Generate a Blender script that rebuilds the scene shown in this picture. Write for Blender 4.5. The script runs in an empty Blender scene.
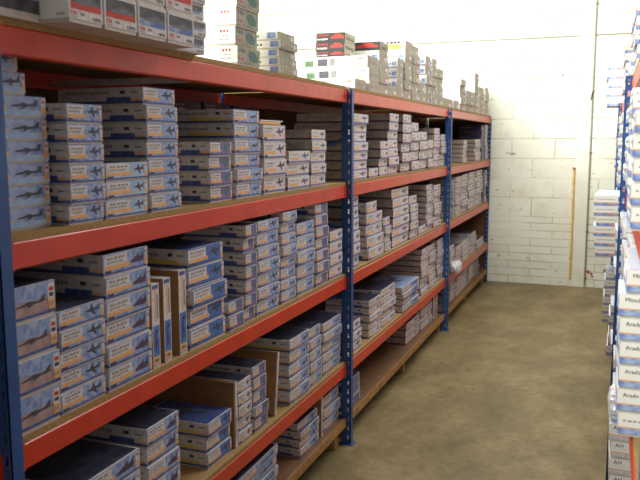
import bpy, bmesh, math, random
from mathutils import Vector, Matrix, Euler
random.seed(7)
sc = bpy.context.scene
COL = sc.collection

# ------------------------------------------------------------------ camera
CX, CZ = 1.2323, 1.6
YAW, PIT, ROLL = 0.3640, 0.1314, -0.0023
cam_d = bpy.data.cameras.new('camera'); cam = bpy.data.objects.new('camera', cam_d); COL.objects.link(cam)
cam_d.sensor_width = 36.0; cam_d.lens = 752.13 / 640 * 36; cam_d.clip_start = 0.02
cam_d.dof.use_dof = True; cam_d.dof.focus_distance = 3.0; cam_d.dof.aperture_fstop = 5.6
_f = Vector((-math.sin(YAW) * math.cos(PIT), math.cos(YAW) * math.cos(PIT), -math.sin(PIT)))
_r = Vector((math.cos(YAW), math.sin(YAW), 0)); _u = _r.cross(_f)
_x = math.cos(ROLL) * _r + math.sin(ROLL) * _u; _y = -math.sin(ROLL) * _r + math.cos(ROLL) * _u
cam.matrix_world = Matrix(((_x.x, _y.x, -_f.x, CX), (_x.y, _y.y, -_f.y, 0), (_x.z, _y.z, -_f.z, CZ), (0, 0, 0, 1)))
sc.camera = cam

# ------------------------------------------------------------------ light
w = bpy.data.worlds.new('world'); sc.world = w; w.use_nodes = True
bg = w.node_tree.nodes['Background']; bg.inputs[0].default_value = (1.0, 0.97, 0.92, 1); bg.inputs[1].default_value = 0.17
def area(name, loc, target, sx, sy, power, col):
    d = bpy.data.lights.new(name, 'AREA'); d.shape = 'RECTANGLE'; d.size = sx; d.size_y = sy; d.energy = power; d.color = col
    o = bpy.data.objects.new(name, d); COL.objects.link(o); o.location = loc
    o.rotation_euler = (Vector(target) - Vector(loc)).to_track_quat('-Z', 'Y').to_euler(); return o
area('window_light', (-3.2, -1.5, 4.6), (0.9, 5.5, 1.2), 3.0, 2.0, 540, (0.98, 1.0, 0.92))
area('roof_light', (-0.9, 6.0, 5.0), (-0.4, 7.6, 0), 2.4, 3.6, 125, (0.98, 1.0, 0.91))
area('aisle_fill', (0.85, 4.9, 4.6), (0.55, 4.9, 0), 0.5, 5.5, 165, (1.0, 0.98, 0.94))  # fill added above the aisle to lift the box fronts and floor
vs = sc.view_settings
vs.view_transform = 'Standard'; vs.look = 'None'; vs.gamma = 1.0; vs.exposure = 0.63; vs.use_curve_mapping = False

# ------------------------------------------------------------------ helpers
def lin(c):
    return tuple(((v / 255) / 12.92 if v / 255 <= 0.04045 else ((v / 255 + 0.055) / 1.055) ** 2.4) for v in c) + (1,)
def mat(name, rgb, rough=0.6, var=0.12, scale=30.0, metal=0.0, rgb2=None, bump=0.0, spec=0.4):
    """base colour broken up by a noise; rgb2 is the second colour of the noise"""
    m = bpy.data.materials.new(name); m.use_nodes = True; nt = m.node_tree; b = nt.nodes['Principled BSDF']
    b.inputs['Roughness'].default_value = rough; b.inputs['Metallic'].default_value = metal
    b.inputs['Specular IOR Level'].default_value = spec
    tc = nt.nodes.new('ShaderNodeTexCoord'); n = nt.nodes.new('ShaderNodeTexNoise'); n.inputs['Scale'].default_value = scale
    n.inputs['Detail'].default_value = 4; nt.links.new(tc.outputs['Object'], n.inputs['Vector'])
    r = nt.nodes.new('ShaderNodeValToRGB'); c = lin(rgb)
    c2 = lin(rgb2) if rgb2 else tuple(v * (1 - 2 * var) for v in c[:3]) + (1,)
    r.color_ramp.elements[0].position = 0.36; r.color_ramp.elements[0].color = c2
    r.color_ramp.elements[1].position = 0.62; r.color_ramp.elements[1].color = c
    nt.links.new(n.outputs['Fac'], r.inputs['Fac']); nt.links.new(r.outputs['Color'], b.inputs['Base Color'])
    if bump:
        bp = nt.nodes.new('ShaderNodeBump'); bp.inputs['Strength'].default_value = bump; bp.inputs['Distance'].default_value = 0.01
        nt.links.new(n.outputs['Fac'], bp.inputs['Height']); nt.links.new(bp.outputs['Normal'], b.inputs['Normal'])
    return m
M = {}
def mm(k, *a, **kw): M[k] = mat(k, *a, **kw)
mm('red_paint', (208, 58, 28), 0.38, 0.08, 9, spec=0.5)
mm('blue_paint', (44, 88, 150), 0.4, 0.12, 12, spec=0.5)
for _k in ('red_paint',):
    _b = M[_k].node_tree.nodes['Principled BSDF']; _b.inputs['Coat Weight'].default_value = 0.25; _b.inputs['Coat Roughness'].default_value = 0.3
mm('chipboard', (172, 142, 92), 0.85, rgb2=(140, 110, 66), scale=220)
mm('hardboard', (120, 88, 60), 0.8, 0.1, 14)
mm('timber', (178, 138, 86), 0.8, rgb2=(146, 108, 64), scale=22)
mm('galvanised', (232, 232, 228), 0.35, 0.04, 30)
mm('kraft', (158, 120, 78), 0.85, 0.1, 18)
mm('sky', (112, 142, 196), 0.45, rgb2=(168, 184, 214), scale=60)
mm('sky_light', (150, 184, 218), 0.45, rgb2=(190, 208, 226), scale=26)
mm('deep_blue', (58, 78, 138), 0.4, rgb2=(92, 110, 166), scale=60)
mm('night', (44, 46, 64), 0.4, rgb2=(70, 76, 100), scale=30)
mm('cream', (218, 214, 210), 0.55, rgb2=(196, 192, 194), scale=70)
mm('white', (242, 242, 236), 0.5, 0.03, 20)
mm('orange', (230, 166, 96), 0.5, rgb2=(220, 184, 140), scale=70)
mm('yellow', (218, 200, 90), 0.5, 0.06, 30)
mm('ink', (72, 68, 74), 0.5, 0.1, 30)
mm('grey_ink', (150, 146, 142), 0.5, 0.1, 40)
mm('red_ink', (200, 60, 50), 0.5, 0.08, 30)
mm('mid_blue', (66, 106, 176), 0.4, rgb2=(96, 132, 190), scale=50)
mm('desert', (184, 158, 154), 0.5, rgb2=(158, 134, 132), scale=30)
mm('jet_grey', (78, 84, 96), 0.5, 0.15, 60)
mm('purple', (130, 122, 164), 0.5, rgb2=(100, 100, 150), scale=60)
mm('green_ink', (96, 136, 92), 0.5, 0.15, 60)
mm('teal', (84, 128, 124), 0.5, 0.15, 60)
mm('sage', (176, 172, 146), 0.6, rgb2=(140, 140, 116), scale=40)
mm('tan', (184, 172, 158), 0.65, rgb2=(158, 146, 136), scale=40)
mm('pale_blue', (108, 134, 196), 0.5, rgb2=(168, 188, 222), scale=50)
mm('peach', (214, 150, 136), 0.5, 0.06, 40)
mm('ship_grey', (120, 122, 128), 0.5, 0.2, 60)
mm('beige', (216, 209, 212), 0.6, 0.06, 40)
mm('grey_card', (150, 150, 152), 0.6, 0.1, 30)
mm('photo_dark', (58, 62, 68), 0.4, rgb2=(90, 94, 100), scale=40)
mm('photo_blue', (84, 108, 168), 0.4, rgb2=(180, 196, 214), scale=20)
mm('plum', (92, 74, 96), 0.5, 0.12, 40)
mm('tray_card', (206, 200, 190), 0.7, 0.05, 30)
mm('conduit_grey', (138, 132, 116), 0.6, 0.1, 30)
mm('dark_metal', (70, 68, 66), 0.6, 0.1, 30)
mm('ochre', (238, 208, 128), 0.6, rgb2=(222, 182, 96), scale=20)
mm('poly_bag', (214, 216, 222), 0.25, 0.05, 20, spec=0.6)
mm('rust', (150, 70, 40), 0.8, 0.1, 30)

class MB:
    """collects boxes and polygons with their own materials into ONE mesh"""
    def __init__(s): s.v = []; s.f = []; s.m = []; s.mats = []
    def mi(s, k):
        if k not in s.mats: s.mats.append(k)
        return s.mats.index(k)
    def poly(s, pts, k):
        n = len(s.v); s.v += [tuple(p) for p in pts]; s.f.append(list(range(n, n + len(pts)))); s.m.append(s.mi(k))
    def box(s, x0, x1, y0, y1, z0, z1, k, bev=0.0):
        b = bmesh.new(); bmesh.ops.create_cube(b, size=1)
        for v in b.verts: v.co = Vector(((x0 + x1) / 2 + v.co.x * (x1 - x0), (y0 + y1) / 2 + v.co.y * (y1 - y0), (z0 + z1) / 2 + v.co.z * (z1 - z0)))
        if bev: bmesh.ops.bevel(b, geom=b.edges[:], offset=bev, segments=1, affect='EDGES')
        s.merge(b, k)
    def merge(s, b, k):
        n = len(s.v); b.verts.index_update(); s.v += [tuple(v.co) for v in b.verts]; i = s.mi(k)
        for f in b.faces: s.f.append([n + v.index for v in f.verts]); s.m.append(i)
        b.free()
    def cyl(s, p, q, r, k, seg=12):
        p, q = Vector(p), Vector(q); b = bmesh.new(); bmesh.ops.create_cone(b, cap_ends=True, segments=seg, radius1=r, radius2=r, depth=(q - p).length)
        rot = (q - p).to_track_quat('Z', 'Y').to_matrix().to_4x4()
        bmesh.ops.transform(b, matrix=Matrix.Translation((p + q) / 2) @ rot, verts=b.verts); s.merge(b, k)
    def mesh(s, name):
        me = bpy.data.meshes.new(name); me.from_pydata(s.v, [], s.f)
        for k in s.mats: me.materials.append(M[k])
        for p, i in zip(me.polygons, s.m): p.material_index = i
        me.update(); return me
    def obj(s, name, parent=None):
        o = bpy.data.objects.new(name, s.mesh(name)); COL.objects.link(o)
        if parent: o.parent = parent
        return o
def tag(o, label=None, cat=None, group=None, kind=None):
    if label: o['label'] = label
    if cat: o['category'] = cat
    if group: o['group'] = group
    if kind: o['kind'] = kind
    return o
def empty(name, loc, rz=0):
    o = bpy.data.objects.new(name, None); COL.objects.link(o); o.location = loc; o.rotation_euler = (0, 0, rz); o.empty_display_size = 0.05; return o
_txt = {}
def text_tris(s):
    """outline of a word as flat polygons, cap height about 0.7, starting at x = 0"""
    if s not in _txt:
        c = bpy.data.curves.new('word', 'FONT'); c.body = s; c.resolution_u = 3; o = bpy.data.objects.new('word', c); COL.objects.link(o)
        dg = bpy.context.evaluated_depsgraph_get(); me = o.evaluated_get(dg).to_mesh()
        _txt[s] = ([tuple(v.co) for v in me.vertices], [list(p.vertices) for p in me.polygons])
        o.evaluated_get(dg).to_mesh_clear(); bpy.data.objects.remove(o); bpy.data.curves.remove(c)
    return _txt[s]
# ------------------------------------------------------------------ the room
def structure(o): o['kind'] = 'structure'; return o
WALL_Y = 8.61
def wall_material():
    m = bpy.data.materials.new('painted_block'); m.use_nodes = True; nt = m.node_tree; N = nt.nodes.new; L = nt.links.new; b = nt.nodes['Principled BSDF']
    b.inputs['Roughness'].default_value = 0.65
    tc = N('ShaderNodeTexCoord'); sep = N('ShaderNodeSeparateXYZ'); L(tc.outputs['Object'], sep.inputs[0])
    def brick(w_, h_, zoff, mort):
        cx = N('ShaderNodeCombineXYZ'); ad = N('ShaderNodeMath'); ad.operation = 'ADD'; ad.inputs[1].default_value = zoff
        L(sep.outputs['Z'], ad.inputs[0]); L(sep.outputs['X'], cx.inputs['X']); L(ad.outputs[0], cx.inputs['Y'])
        t = N('ShaderNodeTexBrick'); t.inputs['Scale'].default_value = 1; t.inputs['Brick Width'].default_value = w_; t.inputs['Row Height'].default_value = h_
        t.inputs['Mortar Size'].default_value = mort; t.inputs['Mortar Smooth'].default_value = 0.3
        t.inputs['Color1'].default_value = lin((240, 242, 228)); t.inputs['Color2'].default_value = lin((234, 236, 220)); t.inputs['Mortar'].default_value = lin((206, 203, 180))
        L(cx.outputs[0], t.inputs['Vector'])
        nn = N('ShaderNodeTexNoise'); nn.inputs['Scale'].default_value = 2.1; nn.inputs['Detail'].default_value = 4; L(tc.outputs['Object'], nn.inputs['Vector'])
        rp = N('ShaderNodeValToRGB'); rp.color_ramp.elements[0].position = .40; rp.color_ramp.elements[0].color = lin((226, 226, 208)); rp.color_ramp.elements[1].position = .58; rp.color_ramp.elements[1].color = lin((160, 156, 130)); L(nn.outputs['Fac'], rp.inputs[0]); L(rp.outputs[0], t.inputs['Mortar']); return t
    A = brick(0.46, 0.215, -2.69 + 0.215 * 14, 0.005); B = brick(0.46, 0.086, 0.0, 0.004)
    lt = N('ShaderNodeMath'); lt.operation = 'LESS_THAN'; lt.inputs[1].default_value = 0.755; L(sep.outputs['Z'], lt.inputs[0])
    mx = N('ShaderNodeMix'); mx.data_type = 'RGBA'; L(lt.outputs[0], mx.inputs[0]); L(A.outputs['Color'], mx.inputs[6]); L(B.outputs['Color'], mx.inputs[7])
    mf = N('ShaderNodeMix'); mf.data_type = 'FLOAT'; L(lt.outputs[0], mf.inputs[0]); L(A.outputs['Fac'], mf.inputs[2]); L(B.outputs['Fac'], mf.inputs[3])
    # grime: patches that thicken near the floor
    n = N('ShaderNodeTexNoise'); n.inputs['Scale'].default_value = 3.2; n.inputs['Detail'].default_value = 7; n.inputs['Roughness'].default_value = 0.65; L(tc.outputs['Object'], n.inputs['Vector'])
    r = N('ShaderNodeValToRGB'); r.color_ramp.elements[0].position = 0.50; r.color_ramp.elements[0].color = (0, 0, 0, 1); r.color_ramp.elements[1].position = 0.78; r.color_ramp.elements[1].color = (0.55, 0.55, 0.55, 1); L(n.outputs['Fac'], r.inputs[0])
    g = N('ShaderNodeMix'); g.data_type = 'RGBA'; L(r.outputs[0], g.inputs[0]); L(mx.outputs[2], g.inputs[6]); g.inputs[7].default_value = lin((196, 186, 150))
    # chipped spots
    n2 = N('ShaderNodeTexNoise'); n2.inputs['Scale'].default_value = 19; n2.inputs['Detail'].default_value = 3; L(tc.outputs['Object'], n2.inputs['Vector'])
    r2 = N('ShaderNodeValToRGB'); r2.color_ramp.elements[0].position = 0.70; r2.color_ramp.elements[0].color = (0, 0, 0, 1); r2.color_ramp.elements[1].position = 0.72; r2.color_ramp.elements[1].color = (0.7, 0.7, 0.7, 1); L(n2.outputs['Fac'], r2.inputs[0])
    g2 = N('ShaderNodeMix'); g2.data_type = 'RGBA'; L(r2.outputs[0], g2.inputs[0]); L(g.outputs[2], g2.inputs[6]); g2.inputs[7].default_value = lin((112, 104, 88))
    L(g2.outputs[2], b.inputs['Base Color'])
    bp = N('ShaderNodeBump'); bp.inputs['Strength'].default_value = 0.35; bp.inputs['Distance'].default_value = 0.006; bp.invert = True
    L(mf.outputs[0], bp.inputs['Height']); L(bp.outputs[0], b.inputs['Normal']); return m
def floor_material():
    m = bpy.data.materials.new('worn_concrete'); m.use_nodes = True; nt = m.node_tree; N = nt.nodes.new; L = nt.links.new; b = nt.nodes['Principled BSDF']
    tc = N('ShaderNodeTexCoord'); mp = N('ShaderNodeMapping'); mp.inputs['Scale'].default_value = (1.3, .9, 1); L(tc.outputs['Object'], mp.inputs[0])
    n = N('ShaderNodeTexNoise'); n.inputs['Scale'].default_value = 1.9; n.inputs['Detail'].default_value = 9; n.inputs['Roughness'].default_value = 0.68; L(mp.outputs[0], n.inputs['Vector'])
    r = N('ShaderNodeValToRGB'); e = r.color_ramp.elements; e[0].position = 0.32; e[0].color = lin((102, 91, 62)); e[1].position = 0.68; e[1].color = lin((150, 135, 100))
    x = e.new(0.5); x.color = lin((126, 111, 78)); L(n.outputs['Fac'], r.inputs[0])
    n2 = N('ShaderNodeTexNoise'); n2.inputs['Scale'].default_value = 22; n2.inputs['Detail'].default_value = 5; L(tc.outputs['Object'], n2.inputs['Vector'])
    r2 = N('ShaderNodeValToRGB'); r2.color_ramp.elements[0].position = 0.3; r2.color_ramp.elements[0].color = (0.78, 0.78, 0.76, 1); r2.color_ramp.elements[1].position = 0.6; r2.color_ramp.elements[1].color = (1, 1, 1, 1); L(n2.outputs['Fac'], r2.inputs[0])
    mu = N('ShaderNodeMix'); mu.data_type = 'RGBA'; mu.blend_type = 'MULTIPLY'; mu.inputs[0].default_value = 1; L(r.outputs[0], mu.inputs[6]); L(r2.outputs[0], mu.inputs[7])
    L(mu.outputs[2], b.inputs['Base Color'])
    b.inputs['Roughness'].default_value = 0.5; b.inputs['Specular IOR Level'].default_value = 0.25
    return m
M['wall'] = wall_material(); M['concrete'] = floor_material()
q = MB(); q.box(-4.5, 3.6, -3.0, WALL_Y + 0.2, -0.12, 0, 'concrete'); structure(q.obj('floor'))
q = MB(); q.box(-4.5, 3.6, WALL_Y, WALL_Y + 0.2, 0, 4.8, 'wall')
structure(q.obj('wall_back'))
mm('render_coat', (240, 242, 228), 0.7, rgb2=(230, 230, 212), scale=5)
q = MB(); q.box(0.912, 1.046, WALL_Y - 0.012, WALL_Y + 0.001, 0, 4.8, 'render_coat', .003); structure(q.obj('trim_2'))
mm('seam', (150, 146, 122), 0.8)
q = MB(); q.box(-4.5, 0.91, WALL_Y - 0.002, WALL_Y + 0.001, 2.683, 2.697, 'seam'); q.box(1.05, 3.6, WALL_Y - 0.002, WALL_Y + 0.001, 2.685, 2.70, 'seam'); structure(q.obj('trim_1'))
mm('peel', (176, 92, 66), 0.8, 0.2, 60)
q = MB()
for (x, z, r_) in [(1.085, 0.17, .02), (1.12, 0.15, .016), (1.13, 0.12, .012), (1.26, 0.2, .012), (1.06, .1, .012), (1.245, .19, .01)]:
    q.poly([(x + r_ * (1 + .35 * math.sin(5 * a)) * math.cos(a), WALL_Y - 0.0015, z + r_ * (1 + .3 * math.cos(3 * a)) * math.sin(a)) for a in [i * math.pi / 6 for i in range(12)]], 'peel')
tag(structure(q.obj('wall_paint_patches')))
q = MB(); q.cyl((1.056, WALL_Y - .009, 0.02), (1.060, WALL_Y - .009, 4.79), .0055, 'conduit_grey'); 
for z in (.6, 1.45, 2.1, 3.0): q.box(1.042, 1.074, WALL_Y - .004, WALL_Y + .001, z, z + .02, 'conduit_grey')
q.cyl((1.05, WALL_Y - .02, 2.10), (1.035, WALL_Y - .028, 2.02), .006, 'dark_metal')
tag(q.obj('wall_conduit'), 'thin dark vertical conduit running up the white block wall beside the pilaster', 'pipe')
q = MB(); q.cyl((0.897, WALL_Y - .0135, .10), (0.897, WALL_Y - .0135, 1.29), .0125, 'ochre'); q.box(.88, .914, WALL_Y - .004, WALL_Y + .001, 1.12, 1.14, 'rust'); q.box(.88, .914, WALL_Y - .004, WALL_Y + .001, .3, .32, 'rust')
q.cyl((0.897, WALL_Y - .0135, 1.285), (0.897, WALL_Y - .0135, 1.305), .015, 'rust')
tag(q.obj('wall_pipe'), 'short yellow ochre pipe standing against the white block wall', 'pipe')

# ------------------------------------------------------------------ the two racks
LEV = [1.851, 1.376, 0.906, 0.439]       # top of each red beam
BH = 0.064; BOARD = 0.016; DEPTH = 0.75
SH = {1: 1.867, 2: 1.392, 3: 0.922, 4: 0.455, 5: 0.146}
def post_mesh(sx, x_front, depth_in, y1, top):
    """perforated channel upright; sx is +1 for the left rack (front faces +x); the slotted face looks along -y"""
    q = MB(); y0 = y1 - 0.036; xa, xb = x_front, x_front - sx * depth_in
    lo, hi = min(xa, xb), max(xa, xb)
    q.box(lo if sx < 0 else hi - .0025, lo + .0025 if sx < 0 else hi, y0, y1, 0.004, top, 'blue_paint')      # outer flange
    q.box(hi - .0025 if sx < 0 else lo, hi if sx < 0 else lo + .0025, y0, y1, 0.004, top, 'blue_paint')
    c = x_front - sx * 0.015; hw = 0.0045; a, b = c - hw, c + hw
    q.box(lo, a, y0, y0 + .0025, 0.004, top, 'blue_paint'); q.box(b, hi, y0, y0 + .0025, 0.004, top, 'blue_paint')
    z = 0.004
    while z < top:
        q.box(a, b, y0, y0 + .0025, z, min(z + 0.026, top), 'blue_paint'); z += 0.05
    q.box(lo - .012, hi + .012, y0 - .01, y1 + .012, 0.0, 0.004, 'blue_paint')
    return q
def rack(name, label, sx, xf, posts, ystart, yend, top, blocks=True):
    """xf = plane of the beam fronts; sx = direction the fronts face"""
    root = tag(empty(name, (xf, (ystart + yend) / 2, 0)), label, 'rack'); L0 = Vector((xf, (ystart + yend) / 2, 0))
    def put(q, n, lab=None):
        o = q.obj(n, root); o.location = -L0
        if lab: o['label'] = lab
        return o
    X = lambda d: xf - sx * d                                   # d = distance into the rack
    def bx(q, d0, d1, y0, y1, z0, z1, k, bev=0): q.box(min(X(d0), X(d1)), max(X(d0), X(d1)), y0, y1, z0, z1, k, bev)
    for y in posts:
        last = y == posts[-1]; put(post_mesh(sx, xf + sx * (.003 if last else .026), .03 if last else .052, y, top), 'post'); put(post_mesh(sx, X(DEPTH - .04), .052, y, top), 'post')
        q = MB()
        for k, z in enumerate((.3, .8, 1.15, 1.6)):
            q.cyl((X(.03), y - .018, z), (X(DEPTH - .045), y - .018, z + (.18 if k % 2 == 0 else -.18)), .009, 'blue_paint', 8)
        put(q, 'brace')
    for i in range(len(posts) - 1):
        ya, yb = posts[i] + .0005, posts[i + 1] - .0365
        for z in LEV:
            for d in (0.0, DEPTH - .04):
                q = MB(); bx(q, d, d + .04, ya, yb, z - BH, z, 'red_paint', .004)
                o = put(q, 'beam')
                if d == 0:
                    for (p0, p1) in ((ya, ya + .006), (yb - .006, yb)):
                        c = MB(); bx(c, -.0015, .0, p0 + .0, p1 + (.026 if p0 == ya else 0) - (0), z - BH - .0, z, 'red_paint')
                        if p0 != ya: c = MB(); bx(c, -.0015, 0, p0 - .026, p1, z - BH, z, 'red_paint')
                        co = c.obj('connector', o)
            q = MB(); bx(q, .002, DEPTH - .002, ya + .002, yb - .002, z, z + BOARD, 'chipboard'); put(q, 'shelf_board')
            q = MB(); ym = ya + 1.02; bx(q, .041, DEPTH - .041, ym, ym + .03, z - .05, z - .03, 'galvanised')
            if z == LEV[0] and i == 1: put(q, 'crossbar', 'pale steel crossbar')
        # low timber deck on blocks
        q = MB(); bx(q, .004, DEPTH, ya, yb, SH[5] - .018, SH[5], 'hardboard'); put(q, 'bottom_board')
        q = MB(); bx(q, 0, .004, ya, yb, SH[5] - .046, SH[5], 'timber'); bx(q, .004, .044, ya, yb, SH[5] - .046, SH[5] - .018, 'timber'); put(q, 'timber_batten')
        for yy in (ya + .05, (ya + yb) / 2, yb - .1):
            q = MB(); bx(q, .03, .08, yy, yy + .06, 0, SH[5] - .046, 'timber'); put(q, 'timber_block')
        q = MB(); bx(q, DEPTH, DEPTH + .005, ya, yb, .16, LEV[0] + .01, 'hardboard'); put(q, 'added_back_panel', 'brown hardboard back added for darkness')  # back sheet added to keep the shelf interior dark
    if sx > 0:
        y = posts[-1] - .018; q = MB(); bx(q, .03, DEPTH - .05, y - .004, y, .16, LEV[0] - .001, 'hardboard'); put(q, 'end_panel', 'brown hardboard end')
        q = MB(); bx(q, .03, DEPTH - .05, posts[1] - .043, posts[1] - .038, .16, LEV[0] - .07, 'hardboard'); put(q, 'shade_panel', 'unseen hardboard sheet added to shade the boxes')  # out-of-view sheet added to keep light off the box sides
    return root
rack('storage_rack', 'long red and blue steel shelving rack on the left of the aisle', 1, 0.0, [-1.12, 1.2785, 3.651, 6.2198, 8.5843], 1.24, 8.58, 1.855)
rack('storage_rack', 'steel shelving rack cut off by the right edge, packed with white-blue boxes', -1, 1.313, [1.0, 3.487, 6.0, 8.5], 1.0, 8.5, 1.866)

# ------------------------------------------------------------------ the kit boxes
JET = [(0, .30), (.10, .42), (.30, .50), (.42, .62), (.52, .60), (.62, .52), (.80, .55), (.90, .90), (.97, .90), (.95, .50), (1, .44), (.86, .36), (.60, .34), (.48, .18), (.40, .18), (.42, .34), (.2, .30)]
PLANE = [(.0, .55), (.30, .62), (.42, .98), (.52, .98), (.56, .64), (.80, .70), (.92, .92), (1, .88), (.92, .58), (.98, .40), (.80, .46), (.60, .42), (.72, .05), (.60, .05), (.38, .40), (.12, .42)]
SHIP = [(0, .36), (.28, .42), (.34, .62), (.40, .48), (.46, .52), (.50, .98), (.54, .55), (.62, .88), (.66, .50), (.76, .66), (.80, .44), (1, .42), (.93, .18), (.08, .18)]
class Paint:
    def __init__(s, q, w, h, d, z0): s.q, s.w, s.h, s.d, s.z0 = q, w, h, d, z0
    def P(s, f, u, v, e):
        z = s.z0 + v * (s.h - s.z0)
        if f == '+x': return (s.d / 2 + e, (u - .5) * s.w, z)
        if f == '-x': return (-s.d / 2 - e, (.5 - u) * s.w, z)
        if f == '-y': return ((u - .5) * s.d, -s.w / 2 - e, z)
        return ((.5 - v) * s.d, (u - .5) * s.w, s.h + e)
    def R(s, f, u0, v0, u1, v1, k, l=1):
        e = .00025 * l; s.q.poly([s.P(f, u0, v0, e), s.P(f, u1, v0, e), s.P(f, u1, v1, e), s.P(f, u0, v1, e)], k)
    def S(s, f, shape, u0, v0, u1, v1, k, l=2):
        e = .00025 * l; s.q.poly([s.P(f, u0 + a * (u1 - u0), v0 + b * (v1 - v0), e) for a, b in shape], k)
    def lines(s, f, u0, v0, u1, v1, k, n=8, l=3, seed=1):
        rr = random.Random(seed); x = u0; st = (u1 - u0) / n
        while x < u1 - st * .2:
            wd = st * rr.uniform(.5, .8); s.R(f, x, v0 + rr.uniform(0, .15) * (v1 - v0), min(x + wd, u1), v1, k, l); x += st
    def T(s, f, text, u0, v0, size, k, l=3):
        vs_, fs = text_tris(text); e = .00025 * l
        W = {'+x': s.w, '-x': s.w, '-y': s.d, '+z': s.w}[f]; H_ = s.h - s.z0
        for fc in fs: s.q.poly([s.P(f, u0 + vs_[i][0] * size / W, v0 + vs_[i][1] * size / H_, e) for i in fc], k)
def std_side(p, f, end, blue='deep_blue', text='ink', yellow=False):
    """long cream side: row of small lettering, dark band with a logo, orange line. end=+1: the front corner is at u=1"""
    p.R(f, 0, 0, 1, 1, 'cream'); p.R(f, 0, 0, 1, .16, blue, 2)
    g = (lambda a: a) if end > 0 else (lambda a: 1 - a)
    def R(a, b, c, d_, k, l): u, v = sorted((g(a), g(c))); p.R(f, u, b, v, d_, k, l)
    p.lines(f, min(g(.10), g(.62)), .58, max(g(.10), g(.62)), .76, 'grey_ink', 13, 3, 5)
    R(.74, .60, .80, .80, 'ink' if text == 'ink' else 'deep_blue', 3); R(.86, .62, .95, .72, 'grey_ink', 3)
    R(.58 if not yellow else .30, .16, .86, .40, 'deep_blue' if not yellow else 'yellow', 3); R(.86, .16, .98, .30, 'orange', 3)
def std_front(p, f, art='sky', plane=PLANE, kind='jet_grey', split=.46, band='orange', white='cream'):
    p.R(f, 0, 0, 1, 1, art); p.R(f, .0, .0, 1, .10, 'deep_blue', 2)
    p.R(f, .02, .22, split, .93, white, 2); p.R(f, .03, .22, split + .05, .42, band, 3)
    p.lines(f, .07, .70, split - .04, .82, 'grey_ink', 5, 4, 2); p.lines(f, .07, .52, split - .10, .62, 'grey_ink', 6, 4, 3)
    p.R(f, .03, .10, .16, .20, 'ink', 3)
    p.S(f, plane, split + .09, .25, .90, .88, kind, 3)
    p.R(f, .925, .08, .985, .95, white, 3); p.R(f, .925, .10, .985, .45, band, 4); p.R(f, .935, .72, .975, .82, 'red_ink', 4)
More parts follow.
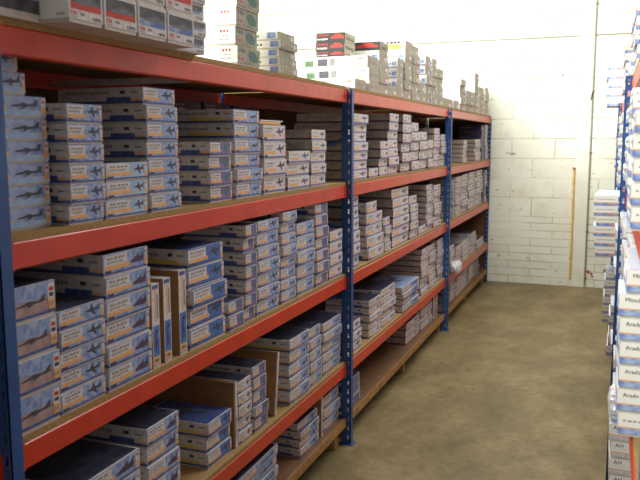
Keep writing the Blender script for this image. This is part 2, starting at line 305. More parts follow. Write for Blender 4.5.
def paint(style, p):
    F, Sd, Tp = '+x', '-y', '+z'
    if style == 'jet':
        p.R(F, 0, 0, 1, 1, 'sky'); p.R(F, 0, 0, 1, .3, 'sky_light', 2)
        p.R(F, .02, .25, .32, .9, 'cream', 3); p.R(F, .02, .25, .36, .48, 'orange', 4); p.lines(F, .05, .68, .28, .8, 'grey_ink', 5, 5)
        p.R(F, .02, .06, .12, .18, 'ink', 4)
        p.S(F, JET, .42, .26, .88, .92, 'jet_grey', 4); p.R(F, .915, .1, .985, .95, 'cream', 4); p.R(F, .915, .12, .985, .5, 'orange', 5); p.R(F, .93, .68, .97, .82, 'red_ink', 5)
        std_side(p, Sd, 1); p.R(Tp, .02, .02, .98, .98, 'sky')
    elif style == 'desert':
        p.R(F, 0, 0, 1, 1, 'desert'); p.R(F, 0, .52, 1, 1, 'sky', 2); p.R(F, 0, 0, 1, .09, 'deep_blue', 3); p.R(F, .01, .05, .05, .5, 'cream', 4)
        p.S(F, JET, .12, .26, .80, .66, 'jet_grey', 4); p.R(F, .84, .12, .985, .92, 'cream', 4); p.R(F, .84, .12, .985, .42, 'orange', 5)
        p.R(F, .865, .68, .96, .80, 'red_ink', 5); p.R(F, .865, .50, .96, .62, 'ink', 5); p.lines(F, .86, .2, .96, .34, 'grey_ink', 2, 6)
        std_side(p, Sd, 1); p.R(Tp, .02, .02, .98, .98, 'night')
    elif style in ('std', 'std2', 'std3', 'std4', 'std5', 'palestd', 'blue', 'bluetop', 'warm'):
        art = {'std': 'sky', 'std2': 'sky_light', 'std3': 'purple', 'std4': 'sky', 'std5': 'sky', 'palestd': 'beige', 'blue': 'photo_blue', 'bluetop': 'sky', 'warm': 'beige'}[style]
        knd = {'std2': 'plum', 'warm': 'plum', 'std3': 'teal', 'palestd': 'purple', 'blue': 'jet_grey', 'std5': 'night'}.get(style, 'jet_grey')
        spl = {'std2': .56, 'std4': .5, 'blue': .5, 'std5': .52}.get(style, .46)
        if style == 'blue': art = 'mid_blue'
        std_front(p, F, art, JET if style in ('std5', 'std4') else PLANE, knd, spl)
        if style == 'std5': p.S(F, SHIP, .58, .18, .90, .92, 'plum', 4)
        std_side(p, Sd, 1, yellow=style in ('std4', 'blue'))
        p.R(Tp, .02, .02, .98, .98, {'bluetop': 'sky', 'blue': 'deep_blue', 'palestd': 'night', 'std5': 'night'}.get(style, 'night'))
        p.S(Tp, PLANE, .15, .2, .8, .8, 'jet_grey', 2)
    elif style in ('pale', 'grey', 'dark', 'white', 'beige'):
        base = {'pale': 'beige', 'grey': 'grey_card', 'dark': 'plum', 'white': 'cream', 'beige': 'beige'}[style]
        p.R(F, 0, 0, 1, 1, base); p.R(F, 0, 0, 1, .16, 'purple' if style != 'beige' else 'plum', 2)  # printed bottom stripe also paints in the shadowed gap between boxes
        p.R(F, .08, .24, .46, .46, 'orange' if style in ('pale', 'white') else 'desert', 3)
        p.S(F, PLANE, .56, .26, .92, .86, 'jet_grey' if style == 'white' else ('tan' if style == 'beige' else 'plum'), 3)
        p.lines(F, .08, .62, .44, .78, 'tan', 4, 3)
        p.R(Sd, 0, 0, 1, 1, 'tan' if style != 'dark' else 'night'); p.R(Sd, 0, 0, 1, .2, 'plum', 2); p.lines(Sd, .1, .5, .7, .7, 'grey_ink', 10, 3)
        p.R(Tp, .02, .02, .98, .98, 'plum' if style != 'white' else 'grey_card')
    elif style == 'tan' or style == 'tanw':
        p.R(F, 0, 0, 1, 1, 'tan'); p.R(F, .1, .2, .5, .8, 'sage', 2); p.R(F, .62, .2, .9, .5, 'beige', 2); p.lines(F, .6, .62, .92, .76, 'grey_ink', 4, 2)
        p.R(Sd, 0, 0, 1, 1, 'white'); p.lines(Sd, .5, .3, .85, .5, 'grey_ink', 6, 2); p.R(Sd, 0, 0, 1, .07, 'deep_blue' if style == 'tan' else 'grey_card', 2)
        if style == 'tan': p.R(Sd, .86, .2, .97, .6, 'pale_blue', 3)
        p.R(Tp, 0.02, .02, .98, .98, 'beige')
    elif style == 'green':
        p.R(F, 0, 0, 1, 1, 'sage'); p.R(F, .02, .05, .4, .95, 'tan', 2); p.lines(F, .06, .62, .36, .86, 'teal', 3, 3); p.lines(F, .06, .2, .3, .32, 'red_ink', 3, 3)
        p.S(F, [(.1, .9), (.0, .6), (.15, .25), (.5, .0), (.9, .1), (1, .45), (.8, .8), (.45, 1)], .46, .14, .9, .86, 'teal', 3)
        p.R(Sd, 0, 0, 1, 1, 'white'); p.lines(Sd, .80, .66, .93, .84, 'red_ink', 3, 2, 9); p.lines(Sd, .74, .46, .92, .52, 'grey_ink', 7, 2, 4); p.lines(Sd, .78, .22, .92, .32, 'grey_ink', 5, 2, 6)
        p.R(Tp, .02, .02, .98, .98, 'sage')
    elif style == 'cream':
        p.R(F, 0, 0, 1, 1, 'sage'); p.lines(F, .08, .3, .7, .7, 'tan', 4, 2); p.R(F, .76, .2, .94, .8, 'beige', 2)
        p.R(Sd, 0, 0, 1, 1, 'white'); p.R(Sd, .84, .12, .97, .9, 'pale_blue', 2); p.lines(Sd, .45, .3, .75, .6, 'green_ink', 5, 2); p.R(Tp, .02, .02, .98, .98, 'cream')
    elif style == 'longw':
        p.R(F, 0, 0, 1, 1, 'tan'); p.lines(F, .1, .3, .8, .6, 'grey_ink', 4, 2)
        p.R(Sd, 0, 0, 1, 1, 'white'); p.R(Sd, .30, .22, .44, .82, 'photo_dark', 2); p.R(Sd, .47, .22, .55, .82, 'grey_ink', 2); p.R(Sd, .12, .2, .24, .7, 'green_ink', 2)
        p.S(Sd, SHIP, .31, .3, .43, .7, 'plum', 3); p.lines(Sd, .86, .66, .96, .82, 'red_ink', 4, 2); p.R(Sd, .82, .1, .93, .2, 'yellow', 2); p.R(Tp, .02, .02, .98, .98, 'white')
    elif style == 'red':
        p.R(F, 0, 0, 1, 1, 'sage'); p.lines(F, .1, .2, .9, .5, 'ink', 5, 2); p.R(F, .05, .6, .95, .9, 'tan', 2)
        p.R(Sd, 0, 0, 1, 1, 'dark_metal'); p.S(Sd, [(0, .2), (.02, .5), (.2, .62), (.35, .95), (.7, .95), (.88, .6), (1, .5), (1, .2)], .5, .2, .96, .92, 'red_ink', 2)
        p.lines(Sd, .04, .62, .46, .86, 'red_ink', 5, 2, 3); p.lines(Sd, .04, .2, .42, .4, 'white', 7, 2, 8); p.R(Tp, .02, .02, .98, .98, 'dark_metal')
    elif style == 'yellow':
        p.R(F, 0, 0, 1, 1, 'tan'); p.R(Sd, 0, 0, 1, 1, 'cream'); p.R(Sd, 0, 0, .5, 1, 'ink', 2); p.R(Sd, .55, .15, .9, .6, 'yellow', 2); p.lines(Sd, .58, .7, .9, .9, 'ink', 4, 3); p.R(Tp, .02, .02, .98, .98, 'ink')
    elif style in ('shipr', 'shipb'):
        p.R(F, 0, 0, 1, 1, 'cream'); p.R(F, .05, .28, .95, .86, 'photo_dark', 2)
        p.R(F, .05, .28, .95, .47 if style == 'shipr' else .5, 'red_ink' if style == 'shipr' else 'photo_blue', 3)
        p.S(F, SHIP, .12, .36, .9, .84, 'ship_grey', 4); p.lines(F, .42, .90, .58, .96, 'ochre', 3, 2)
        p.lines(F, .05, .10, .24, .22, 'red_ink', 3, 2); p.lines(F, .32, .12, .46, .20, 'ink', 3, 2); p.lines(F, .68, .04, .95, .14, 'ink', 5, 2); p.lines(F, .05, .03, .24, .08, 'grey_ink', 4, 2)
        p.R(Sd, 0, 0, 1, 1, 'white'); p.lines(Sd, .90, .08, .97, .16, 'grey_ink', 5, 2); p.R(Tp, .02, .02, .98, .98, 'cream')
    elif style == 'photo':
        p.R(F, 0, 0, 1, 1, 'cream'); p.R(F, .12, .03, .995, .97, 'photo_dark', 2); p.R(F, .12, .28, .995, .97, 'photo_blue', 3)
        p.S(F, SHIP, .3, .05, .95, .6, 'photo_dark', 4); p.S(F, [(0, 0), (.2, .5), (.5, .6), (.9, .4), (1, 0)], .2, .28, .9, .45, 'grey_card', 5)
        p.R(Sd, 0, 0, 1, 1, 'white'); p.R(Tp, .02, .02, .98, .98, 'grey_card')
    elif style == 'spine':
        p.R(F, 0, 0, 1, 1, 'cream'); p.R(F, .08, .02, .92, .50, 'mid_blue', 2); p.S(F, [(b, a) for a, b in JET], .2, .16, .8, .46, 'night', 3)
        p.R(F, .42, .55, .60, .93, 'orange', 2); p.R(F, .1, .03, .9, .13, 'orange', 3); p.lines(F, .2, .06, .8, .1, 'ink', 3, 4); p.R(F, .66, .58, .84, .88, 'grey_ink', 2); p.R(F, .12, .94, .88, .985, 'deep_blue', 2)
        p.R(Sd, 0, 0, 1, 1, 'kraft')
    elif style == 'arado' or style == 'arado2' or style == 'mits' or style == 'ah' or style == 'rplain' or style == 'rpale':
        for f, a, b in (('-y', 0, 1), ('-x', 0, 1)):
            p.R(f, 0, 0, 1, 1, 'white'); p.R(f, 0, 0, 1, .28, 'pale_blue' if style != 'ah' else 'cream', 2); p.R(f, 0, .28, 1, .34, 'orange', 2)
            p.R(f, .2, .08, .34, .2, 'peach', 3); p.lines(f, .5, .06, .9, .16, 'cream', 5, 3)
        if style in ('arado', 'arado2', 'mits', 'ah'):
            p.T('-y', {'arado': 'Arado Ar', 'arado2': 'Arado Ar', 'mits': 'Mitsubishi', 'ah': 'AH'}[style], .035, .66, .0135 if style != 'ah' else .018, 'ink', 3)
        else: p.lines('-x', .15, .55, .7, .75, 'grey_ink', 5, 3); p.lines('-y', .03, .60, .32, .68, 'grey_ink', 9, 3); p.R('-y', .36, .44, .5, .9, 'pale_blue', 3)
        p.R('-x', .72, .38, .95, .9, 'pale_blue', 3); p.R(Tp, .02, .02, .98, .98, 'sky_light')
BODY = {'tan': 'tan', 'tanw': 'tan', 'green': 'sage', 'dark': 'night', 'spine': 'cream'}
_mesh = {}
def box_meshes(style, w_, h, d, parts):
    key = (style, round(w_, 3), round(h, 4), round(d, 3), parts)
    if key not in _mesh:
        q = MB(); z0 = h * .10 if parts else 0
        q.box(-d / 2, d / 2, -w_ / 2, w_ / 2, z0, h, BODY.get(style, 'cream'), .0006)
        paint(style, Paint(q, w_, h, d, z0))
        lid = q.mesh('lid'); tray = None
        if parts:
            q = MB(); q.box(-d / 2 + .0015, d / 2 - .0015, -w_ / 2 + .0015, w_ / 2 - .0015, 0, z0 + .001, 'tray_card'); tray = q.mesh('tray')
        _mesh[key] = (lid, tray)
    return _mesh[key]
def kit_box(name, style, w_, h, d, loc, rz, label, group, parts):
    lid, tray = box_meshes(style, w_, h, d, parts)
    if parts:
        r = empty(name, loc, rz)
        o = bpy.data.objects.new('lid', lid); o.parent = r; COL.objects.link(o)
        o = bpy.data.objects.new('tray', tray); o.parent = r; COL.objects.link(o)
    else:
        r = bpy.data.objects.new(name, lid); COL.objects.link(r); r.location = loc; r.rotation_euler = (0, 0, rz)
    return tag(r, label, 'box', group)
ORD = ['bottom', 'second', 'third', 'fourth', 'fifth', 'sixth', 'seventh', 'eighth', 'ninth', 'tenth', 'eleventh', 'twelfth', 'thirteenth', 'fourteenth', 'fifteenth', 'sixteenth', 'seventeenth', 'eighteenth', 'nineteenth', 'twentieth']
NTH = ['first'] + ORD[1:]
SHELF = {1: 'top', 2: 'upper', 3: 'middle', 4: 'lower', 5: 'bottom'}
NAME = {'jet': 'aircraft_kit_box', 'desert': 'aircraft_kit_box', 'std': 'aircraft_kit_box', 'std2': 'aircraft_kit_box', 'std3': 'aircraft_kit_box', 'std4': 'aircraft_kit_box', 'std5': 'aircraft_kit_box',
        'blue': 'aircraft_kit_box', 'bluetop': 'aircraft_kit_box', 'warm': 'aircraft_kit_box', 'spine': 'aircraft_kit_box', 'shipr': 'ship_kit_box', 'shipb': 'ship_kit_box', 'photo': 'ship_kit_box', 'red': 'car_kit_box', 'yellow': 'car_kit_box'}
DESC = {'jet': 'pale blue jet kit box', 'desert': 'tall sky-and-sand jet kit box', 'std': 'blue aircraft kit box', 'std2': 'pale blue aircraft kit box', 'std3': 'purple-blue aircraft kit box', 'std4': 'blue-orange aircraft kit box',
        'std5': 'blue kit box', 'blue': 'deep blue aircraft kit box', 'bluetop': 'blue-topped kit box', 'warm': 'brownish kit box', 'pale': 'pale beige kit box', 'palestd': 'beige-purple kit box', 'grey': 'grey kit box', 'dark': 'dark plum kit box',
        'white': 'whitish kit box', 'beige': 'beige kit box', 'tan': 'tan-ended kit box', 'tanw': 'white-sided tan box', 'green': 'white box with teal end', 'cream': 'slim cream box', 'longw': 'long white kit box', 'photo': 'large photo-printed box'}
def bay_of(y): return 'nearest' if y < 3.62 else 'middle' if y < 6.2 else 'farthest'
def level_word(i, n): return 'alone' if n == 1 else ('bottom box' if i == 0 else ('topmost' if i == n - 1 else ORD[i] + ' up'))
STACKS = [  # key, shelf, y0, y1, front x, count, box height, style, depth
    ('x1', 1, 1.276, 1.426, 0.012, 2, 0.1318, 'photo', 0.22),
    ('g', 1, 2.421, 2.61, 0.0, 5, 0.0658, 'green', 0.3),
    ('h', 1, 2.84, 3.021, -0.02, 5, 0.034, 'cream', 0.3),
    ('A', 1, 3.827, 4.03, -0.02, 1, 0.0584, 'longw', 0.36),
    ('B', 1, 4.039, 4.247, -0.02, 3, 0.0661, 'longw', 0.42),
    ('C', 1, 4.26, 4.46, -0.02, 4, 0.0623, 'tan', 0.3),
    ('D', 1, 4.471, 4.664, -0.02, 1, 0.0655, 'tan', 0.25),
    ('E', 1, 4.676, 4.834, -0.02, 4, 0.0623, 'tan', 0.25),
    ('F', 1, 4.846, 5.031, -0.02, 6, 0.0624, 'tan', 0.3),
    ('G', 1, 5.054, 5.248, -0.02, 6, 0.0612, 'tan', 0.25),
    ('G2', 1, 5.263, 5.433, -0.02, 2, 0.0694, 'tan', 0.25),
    ('H', 1, 5.45, 5.622, -0.02, 5, 0.0683, 'tan', 0.28),
    ('I', 1, 5.639, 5.8, -0.02, 5, 0.0681, 'tan', 0.25),
    ('J', 1, 5.822, 6.072, -0.02, 4, 0.0707, 'tan', 0.25),
    ('K', 1, 6.091, 6.744, -0.02, 1, 0.0757, 'tan', 0.2),
    ('L', 1, 6.792, 7.075, -0.02, 5, 0.055, 'tanw', 0.4),
    ('N2', 1, 7.096, 7.513, -0.02, 3, 0.0645, 'tan', 0.2),
    ('M', 1, 7.542, 7.805, -0.02, 6, 0.0648, 'tanw', 0.25),
    ('N', 1, 7.849, 8.181, -0.02, 5, 0.0548, 'tanw', 0.25),
    ('O', 1, 8.236, 8.518, -0.02, 6, 0.0492, 'tanw', 0.25),
    ('P', 1, 8.555, 8.731, -0.02, 5, 0.0506, 'tan', 0.25),
    ('2a', 2, 1.274, 1.451, -0.004, 8, 0.0522, 'jet', 0.25),
    ('2b', 2, 1.509, 1.653, -0.004, 6, 0.0501, 'std', 0.27),
    ('2c', 2, 1.657, 1.854, -0.004, 3, 0.05, 'std2', 0.27),
    ('2d', 2, 1.857, 2.029, -0.004, 7, 0.0517, 'std', 0.3),
    ('2e', 2, 2.217, 2.386, -0.004, 4, 0.0514, 'std3', 0.26),
    ('2f', 2, 2.405, 2.626, -0.004, 6, 0.0533, 'std4', 0.27),
    ('2g', 2, 2.639, 2.862, -0.004, 4, 0.0672, 'warm', 0.27),
    ('2h', 2, 2.872, 3.124, -0.004, 3, 0.0548, 'white', 0.22),
    ('2i', 2, 3.142, 3.334, -0.004, 5, 0.0515, 'white', 0.28),
    ('2j', 2, 3.839, 4.027, -0.015, 7, 0.0497, 'pale', 0.3),
    ('2k1', 2, 4.046, 4.244, -0.015, 1, 0.0505, 'pale', 0.2),
    ('2k2', 2, 4.256, 4.437, -0.015, 4, 0.0509, 'pale', 0.22),
    ('2k3', 2, 4.455, 4.683, -0.015, 7, 0.0532, 'pale', 0.3),
    ('2l1', 2, 4.771, 4.999, -0.015, 6, 0.0627, 'beige', 0.25),
    ('2l2', 2, 5.01, 5.23, -0.015, 5, 0.0656, 'beige', 0.25),
    ('2l3', 2, 5.242, 5.495, -0.015, 4, 0.0672, 'beige', 0.25),
    ('2l4', 2, 5.508, 5.692, -0.015, 3, 0.0702, 'beige', 0.25),
    ('2l5', 2, 5.734, 5.944, -0.015, 6, 0.05, 'pale', 0.25),
    ('2l6', 2, 5.986, 6.173, -0.015, 5, 0.051, 'pale', 0.2),
    ('2m1', 2, 7.001, 7.212, -0.02, 5, 0.0417, 'pale', 0.26),
    ('2m2', 2, 7.673, 8.043, -0.02, 5, 0.0434, 'pale', 0.26),
    ('2m3', 2, 8.077, 8.333, -0.02, 7, 0.0518, 'dark', 0.25),
    ('2m4', 2, 8.369, 8.689, -0.02, 8, 0.0469, 'white', 0.25),
    ('3a', 3, 1.279, 1.443, -0.004, 4, 0.0868, 'desert', 0.26),
    ('3b', 3, 1.446, 1.629, -0.004, 5, 0.0527, 'std', 0.26),
    ('3c', 3, 1.633, 1.846, -0.004, 6, 0.0629, 'std5', 0.32),
    ('3e', 3, 2.069, 2.319, -0.004, 5, 0.0661, 'blue', 0.28),
    ('3f', 3, 2.326, 2.455, -0.004, 2, 0.0535, 'std3', 0.2),
    ('3g', 3, 2.46, 2.565, -0.004, 7, 0.0526, 'std3', 0.26),
    ('3h', 3, 2.58, 2.79, -0.004, 7, 0.053, 'std', 0.26),
    ('3i', 3, 2.805, 2.967, -0.004, 8, 0.0482, 'std4', 0.26),
    ('3j', 3, 2.975, 3.187, -0.004, 5, 0.0642, 'std4', 0.26),
    ('3k', 3, 3.198, 3.371, -0.004, 7, 0.0552, 'std3', 0.26),
    ('3l', 3, 3.388, 3.581, -0.004, 4, 0.0595, 'pale', 0.24),
    ('3q1', 3, 3.751, 3.889, -0.015, 6, 0.0649, 'pale', 0.3),
    ('3q2', 3, 4.028, 4.353, -0.015, 5, 0.066, 'palestd', 0.25),
    ('3q3', 3, 4.371, 4.523, -0.015, 4, 0.0524, 'palestd', 0.2),
    ('3q4', 3, 4.558, 4.98, -0.015, 6, 0.0619, 'pale', 0.3),
    ('3q5', 3, 5.008, 5.227, -0.015, 5, 0.0595, 'pale', 0.25),
    ('3q6', 3, 5.272, 5.489, -0.015, 1, 0.0583, 'pale', 0.2),
    ('3q7', 3, 5.512, 5.737, -0.015, 8, 0.0431, 'pale', 0.3),
    ('3q8', 3, 5.758, 6.017, -0.015, 7, 0.0471, 'pale', 0.25),
    ('3r1', 3, 6.503, 6.664, -0.02, 6, 0.0562, 'grey', 0.2),
    ('3r2', 3, 6.687, 6.957, -0.02, 7, 0.0504, 'palestd', 0.2),
    ('3r3', 3, 6.982, 7.303, -0.02, 6, 0.0599, 'pale', 0.2),
    ('3r4', 3, 7.359, 8.202, -0.02, 6, 0.0609, 'white', 0.2),
    ('3r5', 3, 8.258, 8.488, -0.02, 6, 0.0589, 'dark', 0.2),
    ('3r6', 3, 8.525, 8.792, -0.02, 6, 0.0586, 'pale', 0.2),
    ('4a', 4, 1.482, 1.767, -0.004, 4, 0.0652, 'std5', 0.3),
    ('4b', 4, 1.801, 1.984, -0.004, 5, 0.0599, 'std5', 0.32),
    ('4c', 4, 2.194, 2.43, -0.03, 2, 0.0832, 'blue', 0.28),
    ('4d1', 4, 2.427, 2.549, -0.02, 5, 0.049, 'warm', 0.26),
    ('4d2', 4, 2.556, 2.687, -0.02, 5, 0.0533, 'std3', 0.26),
    ('4e', 4, 2.892, 3.133, -0.015, 5, 0.0582, 'std4', 0.33),
    ('4f', 4, 3.143, 3.304, -0.015, 5, 0.0552, 'std4', 0.26),
    ('4g', 4, 3.322, 3.591, -0.015, 5, 0.0525, 'std4', 0.28),
    ('4t0', 4, 3.788, 3.949, -0.02, 3, 0.0538, 'pale', 0.2),
    ('4t1', 4, 4.082, 4.33, -0.02, 5, 0.0444, 'palestd', 0.27),
    ('4t2', 4, 4.348, 4.68, -0.02, 5, 0.0462, 'palestd', 0.3),
    ('4t3', 4, 4.784, 5.255, 0.0, 5, 0.029, 'bluetop', 0.28),
    ('4t4', 4, 5.371, 5.619, -0.02, 8, 0.0431, 'pale', 0.3),
    ('4t5', 4, 5.654, 5.89, -0.02, 7, 0.0478, 'pale', 0.25),
    ('4t6', 4, 5.947, 6.184, -0.02, 7, 0.0488, 'pale', 0.2),
    ('4s1', 4, 6.507, 6.706, -0.02, 4, 0.0745, 'pale', 0.15),
    ('4s2', 4, 6.74, 7.014, -0.02, 4, 0.0459, 'pale', 0.2),
    ('4s3', 4, 7.066, 7.51, -0.02, 4, 0.0464, 'white', 0.2),
    ('4s4', 4, 7.545, 7.877, -0.02, 5, 0.0418, 'palestd', 0.2),
    ('4s5', 4, 7.942, 8.57, -0.02, 2, -0.0017, 'pale', 0.2),
    ('5a', 5, 2.326, 2.779, -0.02, 4, 0.0464, 'std4', 0.25),
    ('5b', 5, 3.05, 3.301, -0.03, 4, 0.0411, 'std', 0.26),
    ('5c', 5, 3.363, 3.636, -0.03, 3, 0.0606, 'std4', 0.25),
    ('5d', 5, 3.769, 3.966, -0.03, 3, 0.051, 'std3', 0.2),
    ('5e', 5, 5.103, 5.495, -0.05, 3, 0.0507, 'pale', 0.3),
    ('5f', 5, 5.518, 5.94, -0.05, 4, 0.0519, 'palestd', 0.25),
    ('5g1', 5, 6.633, 6.895, -0.04, 5, 0.0355, 'pale', 0.2),
    ('5g2', 5, 6.93, 7.188, -0.04, 5, 0.0366, 'palestd', 0.2),
    ('5g3', 5, 7.215, 7.523, -0.04, 5, 0.0375, 'pale', 0.2),
    ('5g4', 5, 7.552, 7.855, -0.04, 5, 0.0367, 'pale', 0.2),
    ('5g5', 5, 7.899, 8.249, -0.04, 5, 0.0358, 'grey', 0.2),
]
# key -> list of y trimmed; stacks stand on the left rack with their printed end facing the aisle
FIX = {'2a': (1.285, 1.497), '3a': (1.285, 1.449), '2m3': (8.077, 8.33), '2m4': (8.335, 8.525), '3r4': (7.359, 8.2), '3r5': (8.235, 8.36), '3r6': (8.365, 8.525), 'O': (8.236, 8.5), '4s5': (7.9, 8.4),
       '4c': (2.200, 2.388), '2j': (3.70, 4.02), '3q1': (3.70, 3.885), '5d': (3.70, 3.95), '4t0': (3.70, 3.945), '5c': (3.363, 3.605)}
NH = {'4c': (3, .0555), '4s5': (2, .046), '4t3': (4, .043), '4s1': (4, .055)}
bay_count = {}
SKIP = {'P'}
for (key, s, y0, y1, xf, n, h, st, dep) in STACKS:
    if key in SKIP: continue
    if key in FIX: y0, y1 = FIX[key]
    if key in NH: n, h = NH[key]
    cols = [(y0, y1)]
    if key == '3r4': cols = [(y0, (y0 + y1) / 2), ((y0 + y1) / 2, y1)]
    if key == 'K': cols = [(y0, 6.5), (6.5, y1)]
    for (a, b) in cols:
        ck = (s, bay_of(a)); bay_count[ck] = bay_count.get(ck, 0) + 1; nth = NTH[bay_count[ck] - 1]
        rr = random.Random(key + str(round(a, 2)))
        parts = (b < 3.63)
        for i in range(n):
            style = st; dd_ = dep; x = xf; yo = 0
            w_ = b - a - (.006 if b < 2.2 else .011)
            j = .7 if b < 2.2 else 1.3
            x += rr.uniform(-.008, .004) * j; rz = rr.uniform(-.012, .012) * j; yo += rr.uniform(-.0025, .0025)
            if key == '2d' and i >= 3: x -= 0.0; yo = -.0; x += -.002 * (i - 3)
            if key == '2a': x = -.046 + rr.uniform(-.003, 0); yo = {6: -.028, 7: -.038}.get(i, 0); w_ = .125 if i == 6 else .105 if i == 7 else w_
            if key == '2k3' and i >= 5: dd_ = .36
            if key == '3q2' and i == 4: w_ = .2; yo = -.06
            if key == '4t3': x += .0
            if key == 'F' and i == 5: style = 'yellow'
            if key == '2e': yo = -.008 * i * .5
            if key == '2g': yo = -.006 * i
            if s in (3, 4) and b < 2.4: yo += .001
            xc = x - dd_ / 2; yc = (a + b) / 2 + yo
            lab = f"{DESC[style] if style in DESC else 'black and yellow box'}, {level_word(i, n)}, {nth} stack, {bay_of(a)} bay, left {SHELF[s]} shelf"
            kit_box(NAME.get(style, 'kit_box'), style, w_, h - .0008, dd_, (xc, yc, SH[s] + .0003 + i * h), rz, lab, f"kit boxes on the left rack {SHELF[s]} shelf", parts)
# a second row of dark boxes added deeper in, standing in for shade
for k, (a, b, n, h) in enumerate([(1.30, 1.58, 5, .052), (1.60, 1.86, 5, .054), (1.88, 2.16, 6, .054), (2.18, 2.44, 6, .055), (2.46, 2.72, 7, .053), (2.74, 3.0, 7, .054), (3.02, 3.28, 7, .055), (3.30, 3.58, 7, .054)]):
    for i in range(n):
        kit_box('kit_box', 'dark', b - a - .01, h - .0008, .26, (-.47 - .13 + .008 * math.sin(i * 3 + k), (a + b) / 2, SH[2] + .0003 + i * h), 0,
                f"dark box added for shade, {level_word(i, n)}, {NTH[k]} back-row stack, nearest bay, left upper shelf", 'back-row boxes added for shade on the left rack upper shelf', False)
# ship kits at the near end of the top shelf, overhanging the edge
edges = [(1.424, 1.548), (1.550, 1.686), (1.688, 1.822), (1.824, 1.965)]
for lv in range(3):
    for i, (a, b) in enumerate(edges):
        st = 'shipr' if (i + lv) % 4 < 1 or (i == 1 and lv == 0) else 'shipb'
        if i == 0 and lv == 0: st = 'shipr'
        kit_box('ship_kit_box', st, b - a - .003, .087, .34, (.088 - .17 + .002 * i - .003 * lv, (a + b) / 2, SH[1] + .0003 + lv * .0878), 0,
                f"white {'red' if st == 'shipr' else 'blue'}-sea warship kit box, {['bottom row', 'second row', 'third row'][lv]}, {NTH[i]} from the left, top shelf", 'warship kits on the top shelf', True)
for i in range(6):
    kit_box('ship_kit_box', 'shipb', .16, .0495, .28, (.035 - .14 + (.004 if i % 2 else -.003), 2.055, SH[1] + .0003 + i * .0503), .01 * (i % 2), f"small warship kit box, {level_word(i, 6)}, stack between ship boxes and teal boxes, top shelf", 'small warship kits on the top shelf', True)
z = 1.867 + .0666 * 3 + .0005
for i, h in enumerate((.032, .050, .050)):
    kit_box('car_kit_box', 'red', .19, h - .001, .17, (-.165 - .085 + (.006 if i == 2 else 0) - .004 * i, 4.16, z), .02 * (i - 1), f"black box with red car art, {level_word(i, 3)} of the three on long white boxes", 'red car kits on the top shelf', False); z += h
kit_box('car_kit_box', 'red', .17, .05, .30, (-.03 - .15, 4.383, 1.867 + 4 * .0628 + .0006), 0, 'black box with red art lying flat on the tan-ended stack behind the car kits', 'red car kits on the top shelf', False)
# boxes standing on edge
for i, (a, t, hh) in enumerate([(1.866, .040, .255), (1.930, .040, .262), (2.018, .044, .272)]):
    kit_box('aircraft_kit_box', 'spine', t, hh, .27, (-.014 - .135, a + t / 2, SH[3] + .0004), 0, f"kit box standing on edge, {['first', 'middle', 'last'][i]} of three upright ones on the left middle shelf", 'kit boxes standing on edge', False)
def kraft(label, w_, h, d, loc, tilt, extra=None):
    """open-backed cardboard tray of a kit standing on edge: lip, back sheet, printed lid edge"""
    r = tag(empty('cardboard_tray', loc), label, 'tray', None); r.rotation_euler = (tilt, 0, 0)
    q = MB(); t = .003
    q.box(-d / 2, d / 2, -w_ / 2, -w_ / 2 + t, 0, h, 'kraft', .0008)
    for (x0, x1, z0, z1) in ((-d / 2, d / 2, 0, t), (-d / 2, d / 2, h - t, h), (-d / 2, -d / 2 + t, t, h - t), (d / 2 - t, d / 2, t, h - t)): q.box(x0, x1, -w_ / 2 + t, w_ / 2 - .004, z0, z1, 'kraft')
    q.obj('tray', r)
    q = MB(); q.box(-d / 2 - .001, d / 2 + .001, w_ / 2 - .004, w_ / 2, -0.0, h + .001, 'cream'); q.box(d / 2, d / 2 + .0015, -w_ / 2 + .01, w_ / 2, 0, h, 'beige'); q.box(d / 2 + .0015, d / 2 + .002, -w_ / 2 + .014, w_ / 2 - .006, .02, h * .5, 'photo_blue'); q.obj('lid', r)
    return r
kraft('brown cardboard tray standing upright behind blue boxes on the left lower shelf', .026, .255, .42, (-.025 - .21, 2.411, SH[4] + .0005), 0)
kraft('brown cardboard tray leaning between two stacks on the left lower shelf', .024, .265, .30, (-.025 - .15, 2.765, SH[4] + .003), -.14)
kraft('brown cardboard tray upright beside a stack on the left bottom shelf, nearest bay', .026, .215, .22, (-.03 - .11, 3.332, SH[5] + .0005), 0)
kraft('brown cardboard tray upright on the left bottom shelf by the far blue post', .07, .20, .24, (-.05 - .12, 5.99, SH[5] + .0005), 0)
kraft('second brown cardboard tray beside the far blue post, left bottom shelf', .07, .19, .22, (-.05 - .11, 6.085, SH[5] + .0005), 0)
q = MB(); q.box(-.26, .02, -.10, .10, 0, .012, 'orange', .001); q.box(-.24, .02, -.09, .12, .0125, .018, 'beige', .001)
o = q.obj('flat_box'); o.location = (-.04, 2.74, SH[2] + .0675 * 4 + .0005); tag(o, 'thin orange flat box lying on top of a stack on the left upper shelf', 'box')

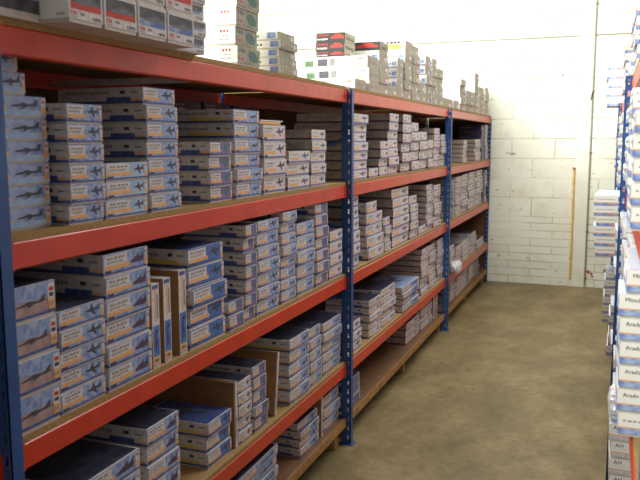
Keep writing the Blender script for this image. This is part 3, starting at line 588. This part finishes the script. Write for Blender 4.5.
# plastic bags: crumpled closed surfaces
def bag(label, loc, sx_, sy_, sz_, seed):
    b = bmesh.new(); bmesh.ops.create_icosphere(b, subdivisions=4, radius=1); rr = random.Random(seed)
    ph = [(Vector((rr.uniform(-1, 1), rr.uniform(-1, 1), rr.uniform(-1, 1))).normalized(), rr.uniform(4, 9), rr.uniform(0, 6)) for _ in range(7)]
    for v in b.verts:
        n = v.co.normalized(); k = 1 + sum(.05 * abs(math.sin(f * n.dot(a) + p)) for a, f, p in ph) - .15
        c = Vector((n.x, n.y, n.z)); c = Vector([math.copysign(abs(t) ** .6, t) for t in c]) * k
        v.co = Vector((c.x * sx_, c.y * sy_, max(c.z, -.86) * sz_))
    for f in b.faces: f.smooth = False
    q = MB(); q.merge(b, 'poly_bag'); o = q.obj('plastic_bag'); o.location = loc; return tag(o, label, 'bag')
bag('crumpled white plastic bag bulging over the left lower shelf beside the far post', (.030, 6.50, .455 + .045), .035, .11, .045, 3)

# ------------------------------------------------------------------ right rack stock: ends face -x, long sides face the camera
def rstack(key, s, y0, y1, xf, n, h, st, dep, z0=None, zt=None):
    ck = ('r', s, bay_of(y0)); bay_count[ck] = bay_count.get(ck, 0) + 1; nth = NTH[bay_count[ck] - 1]
    rr = random.Random(key)
    for i in range(n):
        style = st[i % len(st)] if isinstance(st, (list, tuple)) else st
        x = xf + rr.uniform(-.006, .008) * (1 if y0 < 2.5 else 1.6); d = dep; rz = rr.uniform(-.01, .01)
        kit_box('printed_carton', style, y1 - y0 - .008, h - .0008, d, (x + d / 2, (y0 + y1) / 2, (z0 or SH[s]) + .0003 + i * h), rz,
                f"white-blue kit box, {level_word(i, n)}, {nth} stack, {bay_of(y0)} bay, right rack {SHELF[s]} shelf", f"kit boxes on the right rack {SHELF[s]} shelf", y0 < 2.5)
rstack('r3a', 3, 1.80, 2.00, 1.276, 7, .0555, ['rplain', 'arado', 'arado', 'arado2', 'arado', 'mits', 'mits'], .34)
rstack('r3b', 3, 2.01, 2.27, 1.292, 7, .054, 'rplain', .34)
rstack('r3c', 3, 2.28, 2.55, 1.294, 7, .055, 'rplain', .34)
rstack('r3d', 3, 2.56, 2.84, 1.296, 6, .055, 'rplain', .34)
rstack('r3e', 3, 2.85, 3.13, 1.298, 7, .053, 'rplain', .34)
rstack('r3f', 3, 3.14, 3.42, 1.3, 7, .054, 'rplain', .34)
rstack('r2a', 2, 1.86, 2.12, 1.285, 5, .055, 'rplain', .34)
rstack('r2b', 2, 2.13, 2.40, 1.29, 6, .054, 'rpale', .34)
rstack('r2c', 2, 2.41, 2.68, 1.295, 6, .055, 'rplain', .34)
rstack('r2d', 2, 2.69, 2.96, 1.3, 7, .054, 'rpale', .34)
rstack('r2e', 2, 2.97, 3.42, 1.302, 6, .055, 'rplain', .34)
rstack('r4a', 4, 2.40, 2.64, 1.279, 5, .055, ['ah', 'ah', 'ah', 'ah', 'ah', 'rpale'], .34)
rstack('r4b', 4, 2.65, 2.90, 1.292, 6, .055, 'rpale', .34)
rstack('r4c', 4, 2.91, 3.17, 1.298, 7, .054, 'rplain', .34)
rstack('r4d', 4, 3.18, 3.42, 1.3, 7, .053, 'rpale', .34)
rstack('r5a', 5, 2.70, 2.98, 1.30, 3, .055, 'rplain', .34)
rstack('r5b', 5, 3.0, 3.4, 1.30, 4, .055, 'rpale', .34)
rstack('r3g', 3, 4.67, 4.94, 1.178, 6, .0595, 'rplain', .36)
rstack('r3h', 3, 4.95, 5.22, 1.19, 6, .0595, 'rplain', .36)
rstack('r3i', 3, 5.23, 5.55, 1.21, 6, .055, 'rpale', .34)
rstack('r3j', 3, 3.60, 3.95, 1.29, 5, .055, 'rplain', .34)
rstack('r2g', 2, 3.60, 3.95, 1.285, 6, .055, 'rplain', .34)
rstack('r2h', 2, 4.2, 4.5, 1.285, 6, .055, 'rpale', .34)
rstack('r4g', 4, 5.0, 5.28, 1.243, 6, .054, 'rplain', .34)
rstack('r4h', 4, 4.2, 4.5, 1.28, 5, .055, 'rpale', .34)
rstack('r4i', 4, 3.6, 3.9, 1.29, 4, .055, 'rplain', .34)
rstack('r1a', 1, 3.30, 3.62, 1.312, 5, .055, 'rplain', .36)
rstack('r1b', 1, 3.63, 3.95, 1.312, 5, .055, 'rpale', .36)
rstack('r1c', 1, 4.7, 5.0, 1.3, 5, .055, 'rplain', .36)
rstack('r1d', 1, 6.5, 6.9, 1.205, 5, .07, 'rplain', .36)
rstack('r3k', 3, 6.1, 6.5, 1.28, 6, .055, 'rpale', .34)
rstack('r2k', 2, 6.1, 6.5, 1.28, 6, .055, 'rplain', .34)
for i, (z_, a) in enumerate([(SH[4] + .276, 0)]):
    bag('crumpled clear-white plastic bag on a stack at the right rack lower shelf', (1.31, 2.5, z_ + .0395), .04, .08, .045, 8)
